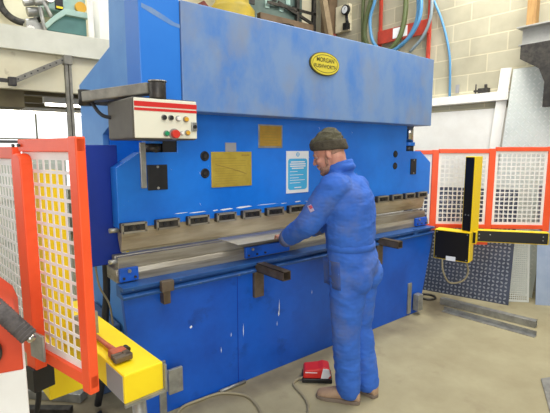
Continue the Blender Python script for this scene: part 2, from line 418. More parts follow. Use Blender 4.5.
# ------------------------------------------------------------------ press brake
PB = thing('press_brake','big blue hydraulic press brake with faded top cover and yellow oval badge','press brake',(2.37,2.45,0))
prof = [(2.32,1.86),(2.32,2.44),(2.78,2.53),(2.80,2.25),(3.52,2.10),(3.52,0),(2.44,0),(2.44,.84),(3.02,.95),(3.02,1.72),(2.62,1.86)]
MB().prism(prof,'x',.925,.965).build('side_frame','frameblue',PB,.004)
MB().prism(prof,'x',3.66,3.70).build('side_frame','frameblue',PB,.004)
lab(MB().box((1.157,2.29,1.84),(3.425,2.5,2.444)).build('cover_beam','faded',PB,.006),'faded grey-blue cover beam')
MB().box((.918,2.298,1.86),(1.155,2.5,2.444)).build('beam_end_panel','panelblue',PB,.005)
wp = [(.935,2.385),(.99,2.372),(1.06,2.345),(1.12,2.318),(1.155,2.312),(1.155,2.292),(1.10,2.300),(1.04,2.322),(.98,2.345),(.935,2.362)]
MB().prism(wp,'y',2.2972,2.298).build('paint_wear','wear',PB)
MB().box((3.427,2.296,1.84),(3.715,2.5,2.442)).build('beam_end_panel','faded',PB,.005)
ramo = [(.814,1.168),(.814,1.517),(.955,1.604),(1.19,1.604),(1.19,1.95),(3.56,1.95),(3.56,1.604),(3.80,1.604),(3.985,1.49),(3.985,1.168)]
MB().box((.965,3.0,.95),(3.66,3.03,1.86)).build('back_plate','ram',PB)
ram = MB().prism(ramo,'y',2.45,2.55).build('ram','ram',PB,.003)
# chipped paint along the ram's lower edge
mb = MB(); x = 1.16
while x < 2.30:
    L_ = random.uniform(.04,.20); h = random.uniform(.002,.008); z = 1.224+random.uniform(-.004,.004)
    mb.prism([(x,z-h*.3),(x+L_*.3,z-h),(x+L_,z-h*.2),(x+L_*.8,z+h*.7),(x+L_*.2,z+h*.5)],'y',2.4494,2.45)
    x += L_+random.uniform(0,.09)
for _ in range(16):
    X,Z = random.uniform(1.1,3.1), random.uniform(1.25,1.8); q = random.uniform(.004,.012)
    mb.prism([(X,Z),(X+q*.4,Z-q*.6),(X+q,Z-q*2),(X+q*.8,Z-q)],'y',2.4494,2.45)
mb.build('paint_scrape','paper',ram)['kind'] = 'stuff'
# tool clamps
for i in range(15):
    x = .815+.2085*i
    w_ = .15
    c = MB().box((x,2.415,1.145),(x+w_,2.452,1.203)).build('tool_clamp','darksteel',PB,.006)
    mb = MB().box((x+.004,2.405,1.192),(x+w_-.004,2.416,1.204)).box((x+.004,2.405,1.144),(x+w_-.004,2.416,1.155))
    mb.box((x,2.405,1.146),(x+.012,2.416,1.202)).box((x+w_-.012,2.405,1.146),(x+w_,2.416,1.202))
    mb.build('clamp_frame','steel',c)
    for k in (.35,.65): MB().cyl((x+w_*k,2.418,1.174),(x+w_*k,2.406,1.174),.011,n=12).build('clamp_bolt','black',c)
MB().cyl((.765,2.47,1.16),(.82,2.47,1.16),.014).build('clamp_rod','galv',PB)
MB().prism([(2.462,1.168),(2.54,1.168),(2.54,1.10),(2.512,1.035),(2.50,1.02),(2.488,1.035),(2.47,1.10)],'x',.835,3.93).build('punch','punch',PB,.002)
MB().prism([(2.452,.932),(2.452,1.0),(2.487,1.0),(2.50,.978),(2.513,1.0),(2.56,1.0),(2.56,.932)],'x',.80,3.93).build('die','steel',PB,.002)
MB().prism([(2.425,.858),(2.425,.905),(2.44,.932),(2.60,.932),(2.60,.858)],'x',.78,3.95).build('die_holder','steel',PB,.003)
for x0 in (.79,1.66,3.70):
    b = MB().box((x0,2.40,.866),(x0+{.79:.11,1.66:.40,3.70:.19}[x0],2.426,.945)).build('clamp_block','apron',PB,.005)
    n = 2 if x0 < 1 else 3
    for k in range(n):
        xx = x0+.022+k*(.066 if x0<1 else .072)
        MB().cyl((xx,2.402,.888),(xx,2.392,.888),.008,n=6).build('bolt','darksteel',b)
    MB().cyl((x0+.055,2.402,.928),(x0+.055,2.39,.928),.011,n=6).build('bolt','galv',b)
MB().prism([(2.318,.834),(2.312,.857),(2.43,.858),(2.43,.785),(2.318,.785),(2.312,.802),(2.335,.812),(2.358,.813),(2.358,.834)],'x',.775,3.90).build('table_rail','railblue',PB,.003)
ap = MB().prism([(.785,.80),(3.93,.80),(3.93,.72),(3.745,.0),(.86,.0),(.80,.60)],'y',2.355,2.40).build('apron','apron',PB,.004)
MB().box((1.553,2.353,.0),(1.557,2.356,.79)).build('panel_seam','guardblue',ap)
mb = MB()
for (X,Z,h,q) in ((1.92,.42,.11,.004),(1.915,.40,.05,.008),(1.60,.33,.10,.003),(1.42,.27,.04,.003),(2.25,.5,.03,.003),(1.2,.5,.02,.012),(1.5,.36,.03,.003),(1.9,.33,.04,.003)):
    mb.prism([(X,Z),(X+q,Z+h*.4),(X+q*.5,Z+h),(X-q*.6,Z+h*.5)],'y',2.3544,2.355)
mb.build('scratch','paper',ap)['kind'] = 'stuff'
lab(MB().box((.67,2.575,.938),(.868,2.60,1.646)).build('side_panel','guardblue',PB,.006),'plain navy blue panel left of the ram')
# fittings on the ram
mb = MB().box((.952,2.435,1.395),(.986,2.452,1.66)); mb.build('slide_strip','galv',PB,.003)
for x0,x1 in ((.993,1.118),(3.635,3.725)):
    c = MB().box((x0,2.44,1.38),(x1,2.451,1.53)).build('black_cover_plate','black',PB,.003)
    for z in (1.392,1.518): MB().cyl(((x0+x1)/2,2.441,z),((x0+x1)/2,2.436,z),.008,n=10).build('screw','galv',c)
for x in (1.38,3.39):
    for z in (1.578,1.468):
        s_ = MB().ring((x,2.449,z),(0,1,0),.026,.006).cyl((x,2.452,z),(x,2.446,z),.024).build('bolt_socket','black',PB)
        MB().cyl((x,2.447,z),(x,2.441,z),.014,n=6).build('bolt_head','darksteel',s_)
for x in (1.055,3.665):
    MB().cyl((x,2.50,1.68),(x,2.50,1.90),.044,n=28).build('hydraulic_rod','chrome',PB)
    n_ = MB().cyl((x,2.50,1.655),(x,2.50,1.69),.062,n=28).build('rod_collar','ram',PB,.004)
    MB().cyl((x,2.50,1.6),(x,2.50,1.656),.05,n=28).build('rod_seat','darksteel',n_)
MB().box((1.10,2.46,1.604),(1.19,2.55,1.70)).build('notch_dark','black',PB)  # black block standing in for the dark hollow at the notch end
# plates and notice
p = MB().box((1.425,2.443,1.372),(1.745,2.451,1.605)).build('data_plate','gold',PB,.002)
mb = MB()
for k in range(11): mb.box((1.45,2.4424,1.395+k*.0165),(1.45+random.uniform(.14,.26),2.4432,1.397+k*.0165))
mb.prism([(1.455,1.525),(1.56,1.50),(1.67,1.47),(1.70,1.455),(1.70,1.451),(1.56,1.494),(1.455,1.519)],'y',2.4424,2.4432)
mb.box((1.66,2.4424,1.575),(1.725,2.4432,1.588))
mb.build('engraving','engrave',p)
MB().box((1.534,2.446,1.606),(1.62,2.451,1.665)).build('grey_tag','greytape',PB)
p = MB().box((1.806,2.445,1.630),(2.024,2.451,1.795)).build('rating_plate','galv',PB,.002)
MB().box((1.818,2.4435,1.645),(2.012,2.446,1.785)).build('plate_face','gold2',p)
mb = MB()
for k in range(6):
    q = random.uniform(.05,.08); mb.box((1.915-q,2.443,1.662+k*.02),(1.915+q,2.4436,1.667+k*.02))
mb.build('engraving','engrave',p)
p = MB().box((2.062,2.445,1.293),(2.286,2.451,1.609)).build('safety_notice','paper',PB)
def rrect(x0,x1,z0,z1,r,n=5):
    o = []
    for cx_,cz_,a0 in ((x1-r,z1-r,0),(x0+r,z1-r,PI/2),(x0+r,z0+r,PI),(x1-r,z0+r,1.5*PI)):
        for i in range(n+1): o.append((cx_+r*math.cos(a0+PI/2*i/n),cz_+r*math.sin(a0+PI/2*i/n)))
    return o
MB().prism(rrect(2.078,2.270,1.318,1.552,.022),'y',2.444,2.4455).cyl((2.174,2.4455,1.583),(2.174,2.444,1.583),.016).build('notice_print','cyan',p)
mb = MB()
for z,q in ((1.528,.07),(1.512,.08),(1.496,.078),(1.480,.06)): mb.box((2.174-q,2.4432,z-.005),(2.174+q,2.4442,z+.004))
for z,q in ((1.455,.05),(1.43,.09),(1.408,.06),(1.39,.1),(1.37,.07)): mb.box((2.095,2.4432,z-.002),(2.095+q*1.5,2.4442,z+.002))
mb.box((2.14,2.4432,1.330),(2.21,2.4442,1.338))
mb.box((2.169,2.4432,1.572),(2.179,2.4442,1.595))
mb.build('notice_lines','paper',p)
# oval badge
def oval(rx,rz,n=48): return [(2.281+rx*math.cos(2*PI*i/n),2.230+rz*math.sin(2*PI*i/n)) for i in range(n)]
p = MB().prism(oval(.149,.082),'y',2.276,2.291).build('maker_badge','badgedark',PB,.002)
MB().prism(oval(.141,.075),'y',2.273,2.277).build('badge_face','badge',p)
mb = MB()
for i in range(48):
    o1,o2 = oval(.128,.063),oval(.124,.059)
    j = (i+1)%48
    mb.add([(o1[i][0],2.2725,o1[i][1]),(o1[j][0],2.2725,o1[j][1]),(o2[j][0],2.2725,o2[j][1]),(o2[i][0],2.2725,o2[i][1])],[(0,1,2,3)])
text_into(mb,'MORGAN',.041,(2.281,2.2722,2.254),(1,0,0),(0,0,1))
text_into(mb,'RUSHWORTH',.036,(2.281,2.2722,2.210),(1,0,0),(0,0,1))
mb.build('badge_lettering','badgedark',p)
# sheet support arms on the table
for x,n_ in ((1.72,0),(3.05,1)):
    y0 = 2.03 if n_ == 0 else 2.12
    mb = MB()
    t = .004
    w_ = .032; h_ = .036; zc = .826
    mb.box((x-w_,y0,zc-h_),(x+w_,2.33,zc-h_+t)).box((x-w_,y0,zc+h_-t-.012),(x+w_,2.33,zc+h_-.012))
    mb.box((x-w_,y0,zc-h_),(x-w_+t,2.33,zc+h_-.012)).box((x+w_-t,y0,zc-h_),(x+w_,2.33,zc+h_-.012))
    s_ = mb.build('support_arm','brownsteel2',PB)
    MB().box((x-.04,2.325,.60),(x+.04,2.354,.80)).build('arm_plate','brownsteel2',s_,.003)
mb = MB().box((.985,2.27,.80),(1.06,2.31,.865)).box((1.0,2.29,.72),(1.045,2.345,.83))
mb.build('stop_lug','brownsteel2',PB,.004)
mb = MB().box((3.56,2.32,.80),(3.61,2.345,.865))
mb.build('stop_lug','railblue',PB,.004)
# feet
f_ = MB().box((.975,2.34,.0),(1.02,2.356,.35)).build('foot_plate','galv',PB,.003)
MB().box((1.0,2.255,.17),(1.09,2.275,.325)).box((1.0,2.27,.18),(1.02,2.345,.30)).build('foot_bracket','galv',f_,.003)
f_ = MB().box((3.53,2.34,.02),(3.585,2.356,.33)).build('foot_plate','galv',PB,.003)
MB().box((3.61,2.28,.05),(3.69,2.34,.21)).build('foot_bracket','galv',f_,.003)
MB().box((.75,2.80,0),(.91,3.4,.46)).build('rear_tank','darkblue',PB,.01)
MB().tube([(.80,2.68,.95),(.80,2.69,.75),(.77,2.66,.55),(.74,2.62,.30),(.70,2.66,.03)],.022,12).build('corrugated_conduit','rubber',PB)
MB().tube([(.72,2.62,.95),(.74,2.63,.8),(.79,2.62,.68),(.80,2.60,.55)],.006,8).build('sensor_cable','cable',PB)
MB().cyl((.79,2.44,.985),(.745,2.44,.985),.014,n=12).build('end_rod','galv',PB)

# control pendant
CP = thing('control_pendant','cream control box with red stripe on a grey swing arm','control pendant',(.9,2.2,1.66))
b = MB().box((.78,2.075,1.669),(1.125,2.445,1.874)).build('pendant_body','pendgrey',CP,.012,seg=3)
MB().box((.786,2.064,1.676),(1.120,2.077,1.868)).build('front_panel','offwhite',b,.004)
st = MB().box((.786,2.062,1.828),(1.120,2.066,1.852)).box((.786,2.062,1.808),(1.120,2.066,1.821)).build('red_stripe','red',b)
def button(x,z,r,m,d=.014):
    o = MB().cyl((x,2.066,z),(x,2.058,z),r*1.35,n=18).build('button_bezel','galv',CP)
    MB().cyl((x,2.06,z),(x,2.06-d,z),r,n=18).build('button_cap',m,o,.002)
button(.935,1.779,.0105,'black'); button(.972,1.779,.0105,'black'); button(1.012,1.777,.0105,'white'); button(1.055,1.775,.0115,'amber')
button(.945,1.70,.0115,'green'); button(.988,1.698,.021,'redbtn',.026); button(1.03,1.703,.008,'white'); button(1.062,1.706,.011,'amber')
o = MB().box((1.085,2.054,1.715),(1.117,2.066,1.762)).build('key_switch','galv',CP,.003)
MB().cyl((1.101,2.056,1.738),(1.101,2.044,1.738),.009).build('key','black',o)
a_ = MB().bar((.705,2.545,1.905),(.91,2.14,1.926),.075,.056).build('swing_arm','armgrey',CP,.006)
MB().cyl((.925,2.105,1.874),(.925,2.105,1.955),.042,n=28).build('swivel_joint','darksteel',CP,.003)
MB().cyl((.925,2.105,1.955),(.925,2.105,1.962),.046,n=28).build('swivel_cap','galv',CP)
MB().cyl((.70,2.56,1.86),(.70,2.56,1.945),.035,n=20).box((.70,2.55,1.87),(.93,2.60,1.93)).build('arm_pivot','darksteel',CP)
MB().tube([(.72,2.52,1.885),(.735,2.47,1.83),(.755,2.43,1.80),(.785,2.39,1.79)],.010,10).build('pendant_cable','rubber',CP)

# ------------------------------------------------------------------ left guard: yellow light-guard arm and orange gate
u = V((-.079,.997,0)); s_ = V((.997,.079,0))
LG = thing('light_guard','yellow light guard arm with a square post, left of the blue press','safety guard',(.6,1.6,0),'light guards at the two ends of the press')
nr = V((.568,1.503,0)); hw = .079
def gb(mb, t0,t1,s0,s1,z0,z1):
    c = nr+u*((t0+t1)/2)+s_*((s0+s1)/2)+V((0,0,(z0+z1)/2))
    return mb.obox(c, u*((t1-t0)/2), s_*((s1-s0)/2), V((0,0,(z1-z0)/2)))
bm_ = gb(MB(),0,.95,-hw,hw,.685,.80).build('guard_arm','yellow',LG,.006)
gb(MB(),-.012,.0,-hw-.004,hw+.006,.678,.69).build('end_lip','galv',bm_)
gb(MB(),-.012,.0,hw,hw+.008,.678,.79).build('end_lip','galv',bm_)
gb(MB(),.012,.16,-hw-.002,-hw+.001,.69,.792).build('grey_sticker','greytape',bm_)
gb(MB(),.50,.66,-.19,-.085,.80,1.53).build('sensor_post','yellowclean',LG,.004)
gb(MB(),.44,.46,-.10,.0,.80,.9).build('post_foot','galv',LG)
gb(MB(),.64,.95,-.17,.0,.45,.684).build('junction_box','yellow',LG,.006)
MB().cyl((.575,1.60,.685),(.60,1.585,0.01),.028,n=20).build('support_leg','galv',LG)
MB().cyl((.60,1.585,0),(.60,1.585,.012),.07,n=20).build('leg_foot','galv',LG)

def gate_panel(par, p0, p1, z0, z1, pitch, post0=True, post1=True, wp=.05, rail=.045, dp=.03, bar=.0058):
    """one framed panel of square-hole mesh between two points on plan"""
    p0,p1 = V(p0+(0,)),V(p1+(0,)); d = (p1-p0); L_ = d.length; d.normalize(); nn = V((-d.y,d.x,0))
    def b(t0,t1,za,zb,k=1.): return MB().obox(p0+d*((t0+t1)/2)+V((0,0,(za+zb)/2)), d*((t1-t0)/2), nn*(dp/2*k), V((0,0,(zb-za)/2)))
    b(0,L_,z1-rail,z1).build('top_rail','orange',par,.003)
    b(0,L_,z0,z0+rail).build('bottom_rail','orange',par,.003)
    if post0: b(0,wp,z0-.02,z1+.004,1.15).build('gate_post','orange',par,.004)
    if post1: b(L_-wp,L_,z0-.02,z1+.004,1.15).build('gate_post','orange',par,.004)
    a0 = wp if post0 else 0.; a1 = L_-(wp if post1 else 0.)
    iw,ih = a1-a0, z1-z0-2*rail; br = .022
    nx,nz = max(2,round((iw-2*br)/pitch)), max(2,round((ih-2*br)/pitch))
    cw,ch = (iw-2*br)/nx,(ih-2*br)/nz
    MB().holes(p0+d*a0+V((0,0,z0+rail)), d, (0,0,1), nx, nz, cw, ch, 4, (cw*.5-bar,ch*.5-bar), br).build('mesh_panel','white',par,solid=.002)
LGT = thing('safety_gate','orange framed gate of white square mesh beside the yellow arm, nearest the camera','gate',(.33,1.64,.8),'orange mesh gates at the two ends of the press')
gate_panel(LGT,(.376,1.452),(.272,1.845),.815,1.657,.046,True,False)
gate_panel(LGT,(.255,1.86),(.17,2.62),.815,1.63,.046,False,True)
hp = V((.260,1.797,0))
dg_ = V((-.29,.957,0)); ng = V((-.957,-.29,0))
mb = MB()
pts = []
for i in range(9): pts.append((.034*math.cos(PI*i/8), 1.572+.034*math.sin(PI*i/8)))
pts += [(-.034,.79),(.034,.79)]
Mx = Matrix((dg_,ng,V((0,0,1)))).transposed().to_4x4(); Mx.translation = hp
MB(Mx).prism(pts,'y',-.022,.022).build('hinge_post','orange',LGT,.004)
MB(Mx).box((-.03,-.05,.70),(.03,.03,.795)).build('hinge_block','black',LGT,.004)
MB(Mx).box((-.115,.02,.85),(-.02,.03,.95)).build('latch_plate','galv',LGT,.003)
mb = MB(); 
for k in (.06,.10): mb.cyl(V((.270,1.845,1.635))+V((-.957,-.29,0))*.016+u*0+V((-.29,.957,0))*(k-.08), V((.270,1.845,1.635))+V((-.957,-.29,0))*.024+V((-.29,.957,0))*(k-.08), .006, n=10)
mb.build('rail_bolt','darksteel',LGT)

# pipe wrench lying on the yellow arm
PW = thing('pipe_wrench','red handled pipe wrench lying on top of the yellow arm','wrench',(.55,1.72,.80))
h0,h1 = V((.500,1.90,.814)),V((.520,1.675,.818))
hd = (h1-h0).normalized(); hs = hd.cross(V((0,0,1)))
MB().loft([(h0-hd*.01,hs*.010,Zu*.006),(h0,hs*.012,Zu*.009),(h0.lerp(h1,.5),hs*.0105,Zu*.008),(h1,hs*.013,Zu*.010)],16).build('handle','wrenchred',PW)
MB().obox(h1+hd*.018,hd*.024,hs*.031,Zu*.015).build('housing','wrenchred',PW,.006)
mb = MB().obox(h1+hd*.055-hs*.020+V((0,0,.0)),hd*.030,hs*.014,Zu*.012)
mb.obox(h1+hd*.075+hs*.004,hd*.014,hs*.036,Zu*.012)
mb.build('hook_jaw','brownsteel2',PW,.005)
MB().obox(h1+hd*.046+hs*.016,hd*.010,hs*.020,Zu*.011).build('heel_jaw','brownsteel2',PW,.003)
MB().cyl(h1+hd*.002-hs*.038+V((0,0,.004)),h1+hd*.03-hs*.038+V((0,0,.004)),.012,n=14).build('adjusting_nut','darksteel',PW)

# red and white machine at the left edge
RM = thing('workshop_machine','red and white machine with a grey gripped lever, at the left edge','machine',(.16,1.35,0))
az = math.radians(83.2); e1 = V((math.cos(az+PI/2),math.sin(az+PI/2),0)); e2 = V((math.cos(az),math.sin(az),0))
Mx = Matrix((e1,e2,V((0,0,1)))).transposed().to_4x4(); Mx.translation = V((.160,1.344,0))
MB(Mx).prism([(0,1.0),(.35,1.02),(.35,1.34),(.17,1.34),(.06,1.226),(.012,1.172),(0,1.13)],'y',0,.28).build('red_housing','redorange',RM,.004)
MB(Mx).prism([(-.006,0),(.36,0),(.36,1.02),(-.006,1.0)],'y',.004,.276).build('white_base','white',RM,.004)
lp,lq = V((.181,1.315,1.096)),V((.085,1.385,1.222))
ld = (lq-lp).normalized()
mb = MB().cyl(lp+ld*.008,lp+ld*.30,.0235,n=24)
for k in range(26): mb.ring(lp+ld*(.014+k*.011),ld,.0235,.0016,n=24,m=6)
mb.build('lever_grip','gripgrey',RM)
MB().sph(lp+ld*.004,.013).cyl(lp+ld*.012,lp-ld*.004,.012).build('lever_tip','chrome',RM)
MB(Mx).cyl((.088,-.03,1.075),(.088,0,1.075),.042,n=28).build('dark_knob','darksteel',RM,.004)

# ------------------------------------------------------------------ right guard
d_r = V((.715,-.699,0)); 
RG = thing('light_guard','black faced light guard post, box and bar with yellow edges, right of the press','safety guard',(4.1,2.2,0),'light guards at the two ends of the press')
def yb(par,name,c,wd,dp_,z0,z1,az_,screws=()):
    n = V((math.cos(math.radians(az_)),math.sin(math.radians(az_)),0)); r = V((n.y,-n.x,0))  # r: to the viewer's ... along face
    r = V((-n.y,n.x,0))
    cz = (z0+z1)/2; h = (z1-z0)/2; c = V((c[0],c[1],cz))
    o = MB().obox(c, r*(wd/2), n*(dp_/2), V((0,0,h))).build(name,'yellowclean',par,.004)
    e = .008
    MB().obox(c+n*(dp_/2+.002), r*(wd/2-e), n*.003, V((0,0,h-e))).build('black_face','blackpanel',o)
    for (sx,sz) in screws: MB().cyl(c+n*(dp_/2+.004)+r*(sx*wd/2)+V((0,0,sz*h)),c+n*(dp_/2+.008)+r*(sx*wd/2)+V((0,0,sz*h)),.006,n=10).build('face_screw','galv',o)
    return o,c,n,r
four = ((-.85,-.85),(.85,-.85),(-.85,.85),(.85,.85))
o,c,n,r = yb(RG,'junction_box',(3.985,2.155),.335,.14,.54,.835,193,four)
MB().obox(c+n*.076-V((0,0,.128))+r*0,r*.045,n*.002,V((0,0,.022))).build('round_label','paper',o)
yb(RG,'sensor_post',(4.066,2.04),.095,.155,.835,1.555,182,((.3,-.55),(-.3,-.55)))
yb(RG,'post_foot_box',(4.085,2.03),.10,.10,.715,.835,200,((0,.5),(0,-.5)))
yb(RG,'guard_bar',(4.355,1.79),.66,.07,.718,.838,217,((-.85,.3),(-.85,-.3),(-.55,.3),(.85,.3),(.85,-.3)))
bc = V((4.36,1.785,.775))+V((.6018,-.7986,0))*.36
MB().obox(bc,V((.6018,-.7986,0))*.035,V((.7986,.6018,0))*.03,V((0,0,.055))).build('bar_end','galv',RG,.004)
lab(MB().obox((4.16,2.12,.72),d_r*.20,V((.699,.715,0))*.02,V((0,0,.045))).build('orange_bracket','orange',RG,.003),'orange bracket behind the black box')
MB().tube([(3.90,2.22,.545),(3.91,2.21,.42),(3.97,2.17,.30),(4.06,2.08,.32),(4.10,2.05,.42),(4.08,2.08,.545)],.009,10,6).build('loop_cable','cable',RG)
RGT = thing('safety_gate','orange framed gate of white square mesh at the far right end of the press','gate',(4.4,2.1,.8),'orange mesh gates at the two ends of the press')
def gp(t): return (3.985+.92*t*1.0, 2.575-.86*t*1.0)
gate_panel(RGT,gp(-.04),gp(.15),.80,1.612,.046,False,True,wp=.064,rail=.042,bar=.0055)
gate_panel(RGT,gp(.152),gp(.60),.80,1.625,.046,False,True,wp=.064,rail=.042,bar=.0055)
gate_panel(RGT,gp(.602),gp(1.06),.80,1.645,.046,False,True,wp=.064,rail=.042,bar=.0055)

# ------------------------------------------------------------------ sheets leaning behind the right guard
def tread(name, label, bl, br, tl, h, m1, m2, px, lb, wb, group=None):
    bl,br,tl = V(bl),V(br),V(tl)
    ux = (br-bl); W = ux.length; ux.normalize(); uz = (tl-bl); H_ = uz.length; uz.normalize(); n = ux.cross(uz).normalized()
    if n.dot(V((-1,-.5,0))) < 0: n = -n
    mb = MB(); mb.obox((bl+br)/2+uz*H_/2, ux*W/2, uz*H_/2, n*.0015)
    mb.cur = 1
    nx,nz = int(W/px),int(H_/px)
    for i in range(nx):
        for j in range(nz):
            p = bl+ux*((i+.5)*px)+uz*((j+.5)*px)+n*.0022
            d = (ux+uz).normalized() if (i+j)%2 else (ux-uz).normalized()
            e = n.cross(d)
            mb.add([p-d*lb,p-e*wb,p+d*lb,p+e*wb],[(0,1,2,3)])
    return tag(mb.build(name,[m1,m2]),label,'metal sheet')
tread('tread_plate','dark tread plate with raised lozenges on the floor behind the black box',(4.28,3.02,.0),(4.615,1.858,.0),(4.52,3.09,1.19),0,'treaddark','treadlite',.041,.019,.0112)
mb = MB().holes((4.66,1.98,.003),(V((4.865,1.765,.003))-V((4.66,1.98,.003))).normalized(),(V((.17,.13,1.22))).normalized(),13,52,.0205,.0228,8,(.0076,.0076),.02)
tag(mb.build('perforated_sheet','perf',solid=.002),'pale perforated sheet with round holes, right of the dark tread plate','metal sheet')
tag(MB().obox((4.97,1.68,.62),V((.05,-.06,0)),V((.06,.05,.62)),V((.0015,.0014,0))).build('flat_sheet','bluegrey'),'narrow plain blue-grey sheet between perforated and corrugated sheets','metal sheet')
mb = MB()
pts = []
N = 26
for i in range(N+1): pts.append((i*.011, .012*math.cos(i*PI/2.)))
Mx = Matrix((V((.6,-.8,0)),V((.8,.6,0)),V((0,0,1)))).transposed().to_4x4(); Mx.translation = V((5.02,1.55,0))
mb = MB(Mx)
Mz = 30
for i in range(Mz):
    z0,z1 = i*.045,(i+1)*.045
    for (a0,a1,q0,q1) in ((z0,z0+.0225,-.01,.01),(z0+.0225,z1,.01,-.01)):
        mb.add([(0,q0+.05*a0,a0),(.38,q0+.05*a0,a0),(.38,q1+.05*a1,a1),(0,q1+.05*a1,a1)],[(0,1,2,3)],True)
tag(mb.build('corrugated_sheet','bluegrey',solid=.002),'blue-grey corrugated sheet standing at the right edge','metal sheet')
tread('tread_plate','tall pale aluminium tread plate leaning under the grey steel beam',(4.98,2.32,.0),(5.06,1.80,.0),(5.12,2.19,2.50),0,'alu','alubar',.05,.024,.008)
tag(MB().obox((5.19,2.40,1.27),V((.012,-.055,.0)),V((.03,-.09,1.27)),V((.006,.0015,0))).build('white_board','white'),'tall narrow white board leaning on the wall beside the pale tread plate','board')
# white boxed lining with ledge on the block wall
struct(MB().box((5.24,2.28,0),(5.3,5.1,2.10)).build('trim_3','white'))
struct(MB().box((5.17,2.25,2.18),(5.3,5.1,2.28)).build('trim_4','white',bevel=.004))
o = thing('air_valve','small dark metal fitting sitting on the white ledge','fitting',(5.24,2.56,2.28))
MB().box((5.20,2.50,2.28),(5.27,2.62,2.345)).cyl((5.235,2.54,2.345),(5.235,2.54,2.39),.018).build('valve_body','darksteel',o,.006)
MB().cyl((5.235,2.62,2.32),(5.235,2.68,2.32),.014).cyl((5.235,2.66,2.27+.012),(5.235,2.66,2.40),.008).build('valve_stem','darksteel',o)
tag(MB().box((5.28,2.905,2.33),(5.3,2.945,2.43)).build('socket_box','greytape'),'small grey socket box on the block wall above the white ledge','socket')
# grey steel beam at the right
SB = thing('steel_beam','grey steel I-beam with dark bracket beneath, at the right edge','steel beam',(5.05,1.4,2.7))
MB().box((4.96,.6,2.885),(5.16,2.12,2.90)).box((4.96,.6,2.70),(5.16,2.09,2.715)).box((5.045,.6,2.712),(5.06,2.09,2.888)).build('beam_section','ibeam',SB,.002)
MB().prism([(2.05,2.70),(2.05,2.56),(1.86,2.44),(1.80,2.30),(1.80,2.05),(.8,2.05),(.8,2.70)],'x',4.92,4.99).build('dark_bracket','darksteel',SB,.004)
tag(MB().box((5.04,1.97,2.90),(5.12,2.06,4.2)).build('timber_post','timber'),'timber post standing on the grey steel beam','post')

# ------------------------------------------------------------------ hoses, rack and gauge on the block wall
HR = thing('hose_rack','red steel hose rack on the block wall','hose rack',(5.25,3.75,3.2))
MB().box((5.22,4.10,2.95),(5.26,4.14,4.3)).build('rack_upright','rackred',HR,.003)
MB().box((5.22,3.31,2.80),(5.26,3.35,4.3)).build('rack_upright','rackred',HR,.003)
MB().box((5.19,3.32,3.12),(5.23,4.13,3.30)).build('rack_channel','rackred',HR,.003)
MB().box((5.183,3.63,3.15),(5.192,3.86,3.285)).build('white_panel','paper',HR)
def coil(name,label,pts,r,m,loops,off,group):
    t = MB()
    for k in range(loops):
        t.tube([(x-off*k,y+off*.9*k,z-off*.5*k) for x,y,z in pts],r,10,6)
    return tag(t.build(name,m),label,'hose',group)
coil('green_hose','green hose hanging in a wide loop over the red rack',[(5.16,4.18,4.01),(5.16,4.242,3.756),(5.16,4.325,3.499),(5.16,4.335,3.249),(5.16,4.198,3.055),(5.16,3.948,2.985),(5.16,3.753,3.11),(5.16,3.667,3.327),(5.16,3.649,3.605),(5.16,3.692,3.87),(5.16,3.8,4.3)],.034,'hosegreen',1,0,'green hoses on the block wall')
coil('green_hose','green hose strand hanging straight, left of the looped green hose',[(5.24,4.40,4.4),(5.24,4.433,4.097),(5.24,4.456,3.682),(5.24,4.442,3.25),(5.24,4.396,2.9)],.026,'hosegreen',1,0,'green hoses on the block wall')
coil('blue_hose','blue air hose hanging in a wide loop inside the green hose loop',[(5.08,4.044,4.1),(5.08,4.104,3.708),(5.08,4.183,3.457),(5.08,4.118,3.143),(5.08,3.902,2.969),(5.08,3.642,3.003),(5.08,3.465,3.173),(5.08,3.402,3.382),(5.08,3.429,3.634),(5.08,3.526,3.9),(5.08,3.6,4.3)],.024,'hoseblue',1,0,'blue hoses on the block wall')
coil('blue_hose','blue air hose curving down beside the right rack upright',[(5.02,3.40,4.1),(5.02,3.364,3.757),(5.02,3.323,3.505),(5.02,3.339,3.266),(5.02,3.477,3.071),(5.02,3.721,2.935)],.024,'hoseblue',1,0,'blue hoses on the block wall')
coil('grey_hose','grey-blue hose in front of the right rack upright',[(5.10,3.30,4.1),(5.10,3.263,3.732),(5.10,3.222,3.483),(5.10,3.237,3.247),(5.10,3.341,3.048),(5.10,3.513,2.903)],.02,'hosegrey',1,0,None)
coil('blue_hose','thin blue air hose hanging down the bare block wall to the white ledge',[(5.24,3.45,4.2),(5.25,3.359,3.794),(5.25,3.288,3.531),(5.25,3.176,3.284),(5.25,3.078,2.996),(5.25,3.022,2.718),(5.25,3.002,2.29)],.015,'hoseblue',1,0,'blue hoses on the block wall')
G = thing('pressure_gauge','round black pressure gauge on the block wall left of the green hoses','gauge',(5.2,4.76,3.75))
MB().cyl((5.22,4.76,3.75),(5.17,4.76,3.75),.075,n=32).build('gauge_case','black',G,.004)
MB().cyl((5.172,4.76,3.75),(5.166,4.76,3.75),.055,n=32).build('gauge_dial','paper',G)
MB().bar((5.164,4.76,3.75),(5.164,4.735,3.785),.006,.003).build('gauge_needle','black',G)
MB().cyl((5.22,4.76,3.68),(5.22,4.74,3.55),.025).box((5.18,4.72,3.46),(5.26,4.80,3.56)).build('gauge_stem','black',G)
MB().box((5.22,4.72,3.45),(5.3,5.0,3.85)).build('gauge_board','cream',G,.01)

